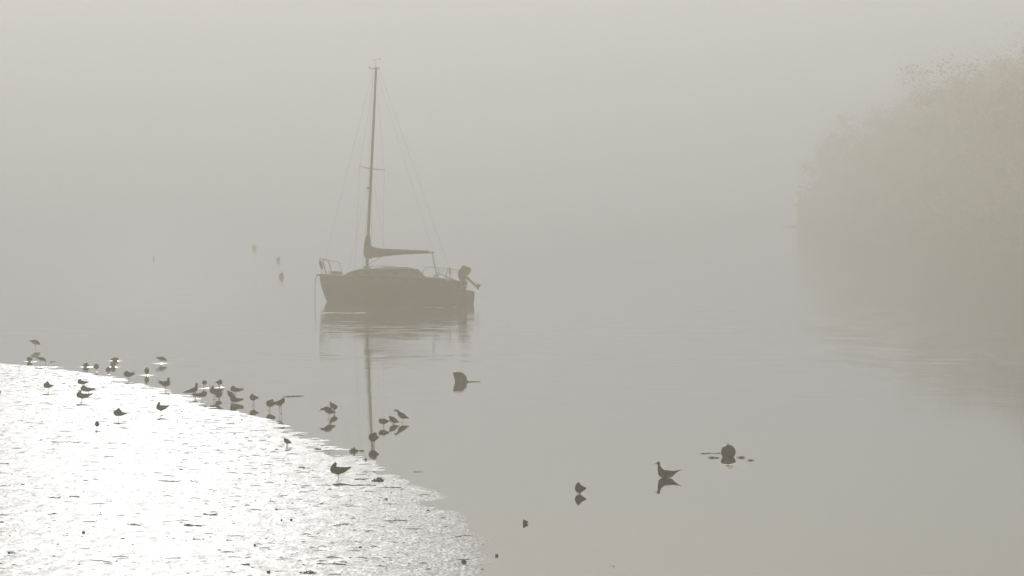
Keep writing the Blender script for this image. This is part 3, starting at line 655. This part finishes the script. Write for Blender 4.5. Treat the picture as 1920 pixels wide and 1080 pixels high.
w_('plump bird standing in line with the mirrored mast, below the trio', 'ball', 691, 711.3, 810.4, 827.5, 700.5, 836, seed=38)
g_('big gull on one leg on the mud beside the dark weed clump', 'alert', 619.3, 659.5, 866.3, 890.3, 633.3, 902.5, legs=1, seed=39)
w_('small upright bird alone in open water, left of the long-necked gull', 'ball_front', 1078, 1099.5, 904, 924.2, 1087, 925.8, seed=40)
g_('long-necked gull sitting on open water with its tail cocked up', 'necky', 1225, 1278.3, 865.3, 897, 1246, 896, seed=41)
g_('gull cut off by the left edge of the photo', 'rest', -30, 1.6, 728, 742, -16, 749, 'R', seed=42)

# ------------------------------------------------------------------ weed, stones and drift on mud and water
def frond_clump(name, label, x0, x1, ytop, ybot, cat='seaweed', n=26, lift=1.0, group='scraps of weed and drift', seed=0, m='weed'):
    cx = (x0 + x1) / 2; p = ground(cx, ybot); k = 1 / pxm(p.y); W = (x1 - x0) * k; H = max((ybot - ytop) * k, .012) * lift
    rs = random.Random(seed); mb = MB()
    for i in range(n):
        a = Vector((rs.uniform(-.5, .5) * W * .75, rs.uniform(-.5, .5) * min(W, .8), 0)); ang = rs.uniform(0, 6.28); L = rs.uniform(.12, .3) * W
        env = max(.12, 1 - (abs(a.x) / (W * .5)) ** 1.2)
        b = a + Vector((math.cos(ang) * L * .6, math.sin(ang) * L * .4, H * rs.uniform(.3, 1) * env)); c = a + Vector((math.cos(ang) * L, math.sin(ang) * L * .6, H * rs.uniform(0, .8) * env))
        c.x = max(-W / 2, min(W / 2, c.x)); b.x = max(-W / 2, min(W / 2, b.x))
        r = max(.005, min(.016, H * .1)) * rs.uniform(.7, 1.3)
        mb.tube([a - Vector((0, 0, .01)), b, c], [r, r * 1.1, r * .5], 5)
    if name == 'seaweed_clump' and lift >= 1 and W > .2: mb.ball((0, 0, 0), 1.0, (W * .28, min(W * .25, .2), H * .35), 12)
    if lift < 1: mb.ball((0, 0, .003), 1.0, (W * .46, min(W * .2, .06), H * .09), 10)
    o = mb.build(name, M[m]); o.location = p; return tag(o, label, cat, group)
def strand(label, pts, rpx=.9, cat='seaweed', name='seaweed_strand', m='weed', seed=0):
    rs = random.Random(seed); P = [ground(*q) for q in pts]; o0 = P[0].copy(); k = 1 / pxm(o0.y); Q = []
    for a, b in zip(P[:-1], P[1:]):
        for i in range(5): Q.append(a.lerp(b, i / 5))
    Q.append(P[-1]); r = rpx * k
    Q = [q - o0 + Vector((0, rs.uniform(-1, 1) * .06, rs.uniform(0, 1) * r)) for q in Q]
    mb = MB(); mb.tube(Q, [r * rs.uniform(.55, 1.2) for _ in Q], 6)
    for q in Q[::3]: mb.tube([q, q + Vector((rs.uniform(-.12, .12), rs.uniform(-.15, .15), r * 1.5))], [r * .7, r * .3], 5)
    o = mb.build(name, M[m]); o.location = o0; return tag(o, label, cat, 'scraps of weed and drift')
def stone(label, x0, x1, yt, yb, seed=0):
    cx = (x0 + x1) / 2; p = ground(cx, yb); k = 1 / pxm(p.y); W = (x1 - x0) * k * .9; H = (yb - yt) * k * .8
    mb = MB(); mb.ball((0, 0, H * .42), 1.0, (W / 2, W * .4, H * .6), 14)
    rs = random.Random(seed); s_ = rs.uniform(0, 9)
    mb.v = [tuple(Vector(v) * (1 + .22 * mnoise.noise(Vector(v) * (2.6 / W) + Vector((s_, 0, 0))))) for v in mb.v]
    o = mb.build('stone', M['stone']); o.location = p; return tag(o, label, 'stone', 'stones on the mud and in the shallows')
frond_clump('seaweed_clump', 'thick dark weed clump on the mud edge right of the big one-legged gull', 697, 722, 893, 902.5, seed=1, n=46)
frond_clump('seaweed_clump', 'spiky little weed clump in the shallows left of the plump bird', 654, 671, 837.5, 846.5, seed=2, n=15)
strand('thin weed tail trailing right from the spiky little clump', [(668, 845), (682, 845.5)], 1.0, seed=3)
strand('knotted driftwood stick floating right of the close pair of birds', [(537.5, 744), (545, 743.5), (556, 743), (567, 742.5)], .85, 'driftwood', 'driftwood_stick', 'strake', seed=4)
strand('thin weed between the big gull and the thick weed clump', [(666, 899.5), (675, 898.5), (683, 900)], 1.0, seed=5)
strand('long weed strand on the mud below the big one-legged gull', [(655, 910.5), (680, 910), (704, 911)], .9, seed=6)
strand('weed strand just below and right of the thick weed clump', [(718, 914.5), (735, 914), (752, 915)], .9, seed=7)
strand('weed scrap with one end adrift beyond the mud point', [(776, 884.5), (793, 885)], .6, seed=8)
strand('weed scrap floating to the right of the probing bird far left', [(95, 678.8), (104, 678.5)], .8, seed=9)
strand('thick dark weed strand low on the bright mud', [(345, 985), (360, 985.8), (376, 986.5)], 1.5, seed=10)
strand('weed strand a little above the thick dark strand', [(381, 965), (393, 965.4), (406, 966)], 1.2, seed=11)
strand('long thin weed strand halfway down the bright mud', [(299, 901.5), (318, 902.8), (336, 902.5)], .9, seed=12)
strand('short weed strand at the left of two level with each other', [(96, 933.5), (113, 934)], 1.1, seed=13)
strand('short weed strand at the right of two level with each other', [(131, 931), (149, 932)], 1.0, seed=14)
strand('slanting weed scrap on the mud near the left edge', [(89, 965.5), (104, 963.5)], 1.0, seed=15)
strand('pale weed strand left of the thick dark strand', [(245, 983.5), (265, 984.5)], .9, seed=16)
strand('crooked weed strand on the greyer mud beside two pebbles', [(626, 986), (638, 983.5), (654, 982.5)], .9, seed=17)
strand('ragged line of weed near the bottom of the mud', [(594, 1057), (620, 1058), (648, 1059)], 1.0, seed=18)
strand('faint weed strand near the right side of the lower mud', [(735, 1017), (748, 1017)], .8, seed=19)
strand('tiny line of weed on the mud edge at the right', [(728, 977.5), (748, 976.5), (764, 977)], .9, seed=20)
strand('weed strand on the mud left of the big one-legged gull', [(561, 877.5), (582, 878.5)], .8, seed=21)
strand('weed scrap at the bottom left corner of the mud', [(14, 1036), (28, 1038)], 1.2, seed=22)
strand('thin weed strand at the left edge of the mud', [(-4, 869.8), (17, 870)], .9, seed=23)
strand('long faint weed strand below the tiny lone bird', [(95, 829), (120, 829), (149, 830)], .6, seed=24)
strand('weed scrap below the small walking bird', [(590, 842.5), (602, 843)], 1.1, seed=25)
strand('weed strand low on the mud between pebbles', [(454, 1059), (468, 1060)], 1.2, seed=26)
frond_clump('seaweed_clump', 'flat weed clump on the mud at the bottom edge of the photo', 561, 596, 1069.5, 1075, seed=27, n=30)
frond_clump('seaweed_clump', 'small loop of weed on the greyer mud below the thick clump', 719.5, 729, 932, 937.5, seed=28, n=14)
# fringe of weed either side of the round buoy
frond_clump('seaweed_clump', 'ragged weed floating against the left side of the round buoy', 1326, 1352, 851.5, 858.5, seed=29, lift=.5, n=26)
frond_clump('seaweed_clump', 'ragged weed floating against the right side of the round buoy', 1381, 1400, 851, 858, seed=30, lift=.5, n=20)
frond_clump('seaweed_clump', 'small weed tuft furthest to the right of the round buoy', 1400, 1414, 856, 863.5, seed=31, lift=.5, n=14)
strand('dotted weed line stretching left from the round buoy', [(1313, 850.5), (1330, 850.2), (1350, 850)], .7, seed=32)
strand('weed line lying to the right of the squat buoy', [(879, 716.5), (890, 716), (900, 716)], .8, seed=33)
stone('dark almond-shaped stone lying on the mud edge at the bottom', 864, 875.5, 1048, 1055.5, 1)
stone('small oblong stone in the water right of the almond-shaped one', 928, 935, 1037.8, 1042.5, 2)
stone('little round stone on the mud edge below the plump bird', 683, 688, 858, 864, 3)
stone('pebble on the mud left of the lower gull weed', 516, 520, 952.5, 956, 4)
stone('left one of two small pebbles on the greyer mud', 525.5, 530, 972.5, 976, 5)
stone('right one of two small pebbles on the greyer mud', 543, 549, 972, 976, 6)
stone('stone on the mud directly above the flat bottom weed clump', 475, 480, 1019, 1024, 7)
stone('reddish pebble on the lower greyer mud', 671.5, 679, 1023, 1027, 8)
stone('peaked pebble on the brightest lower mud', 153.5, 160, 995, 1000, 9)
stone('small stone at the bottom of the mud beside the flat weed clump', 499, 508, 1069, 1074, 10)
stone('speck of stone in the shallows beyond the almond-shaped one', 902.5, 906, 1065.5, 1068.5, 11)
stone('speck of stone alone in the open water at the bottom', 1148.5, 1151.5, 1059.5, 1062, 12)
sh = MB(); pc = at(986, 982); kk = 1 / pxm(pc.y)   # broken shard sticking out of the water
sh.add([(-5.5 * kk, 0, 8.5 * kk), (-3 * kk, .03, 4.5 * kk), (-5.5 * kk, 0, -.01), (5 * kk, 0, 3.8 * kk), (3.2 * kk, .02, 1 * kk), (-1 * kk, -.04, -.01), (-2 * kk, -.05, 6.5 * kk), (0, .05, 3 * kk)],
       [(0, 1, 7, 3), (0, 3, 6), (1, 2, 4, 7), (7, 4, 3), (6, 3, 4, 5), (0, 6, 5, 2), (0, 2, 1), (2, 5, 4)])
o = sh.build('driftwood_shard', M['stone'], None, False); o.location = pc; tag(o, 'pointed dark shard of driftwood poking out of the open water', 'driftwood', 'scraps of weed and drift')

def debris():                                    # countless crumbs of weed and mud lumps
    mb = MB(); rs = random.Random(99)
    n = 0
    while n < 2600:
        y = rs.uniform(50, 124); ex = float(np.interp(y, _ey, _ex)); x = ex - abs(rs.gauss(0, 1)) * (3.0 if y < 95 else 2.5) - rs.uniform(-.2, 1.5)
        if rs.random() < .45: x = rs.uniform(-17, ex)
        z = float(mud_h(x, y))
        if z < 0.0: continue
        n += 1; c = Vector((x, y, z)); k = rs.random()
        if k < .7:
            s_ = rs.uniform(.006, .016) * (1 + (rs.random() < .04)); mb.ball(c, s_, (rs.uniform(1, 2), 1.2, rs.uniform(.4, .8)), 5)
        else:
            L = rs.uniform(.03, .14); a = rs.gauss(0, .5); d = Vector((math.cos(a) * L, math.sin(a) * L, 0)); r = rs.uniform(.003, .006)
            mb.tube([c - d, c + Vector((0, 0, r * 2)), c + d], [r * .6, r, r * .5], 4)
    return mb.build('mud_debris', M['weed'], None, True)
tag(debris(), 'crumbs of weed and grit strewn over the mud', kind='stuff')

# ------------------------------------------------------------------ the fog itself
HAZE_TOP, HAZE_D = 65.0, 0.0045
hz = MB(); hz.box((0, 300, (HAZE_TOP - 3) / 2), (2600, 2700, HAZE_TOP + 3))
hm = bpy.data.materials.new('haze'); hm.use_nodes = True; hn = hm.node_tree; hn.nodes.clear()
ho = hn.nodes.new('ShaderNodeOutputMaterial'); pv = hn.nodes.new('ShaderNodeVolumePrincipled')
pv.inputs['Color'].default_value = (1.0, 0.925, 0.75, 1); pv.inputs['Absorption Color'].default_value = (.98, .98, .98, 1); pv.inputs['Density'].default_value = HAZE_D; pv.inputs['Anisotropy'].default_value = 0.5
hn.links.new(pv.outputs[0], ho.inputs['Volume'])
ho_ = hz.build('haze', hm, None, False); tag(ho_, kind='stuff')
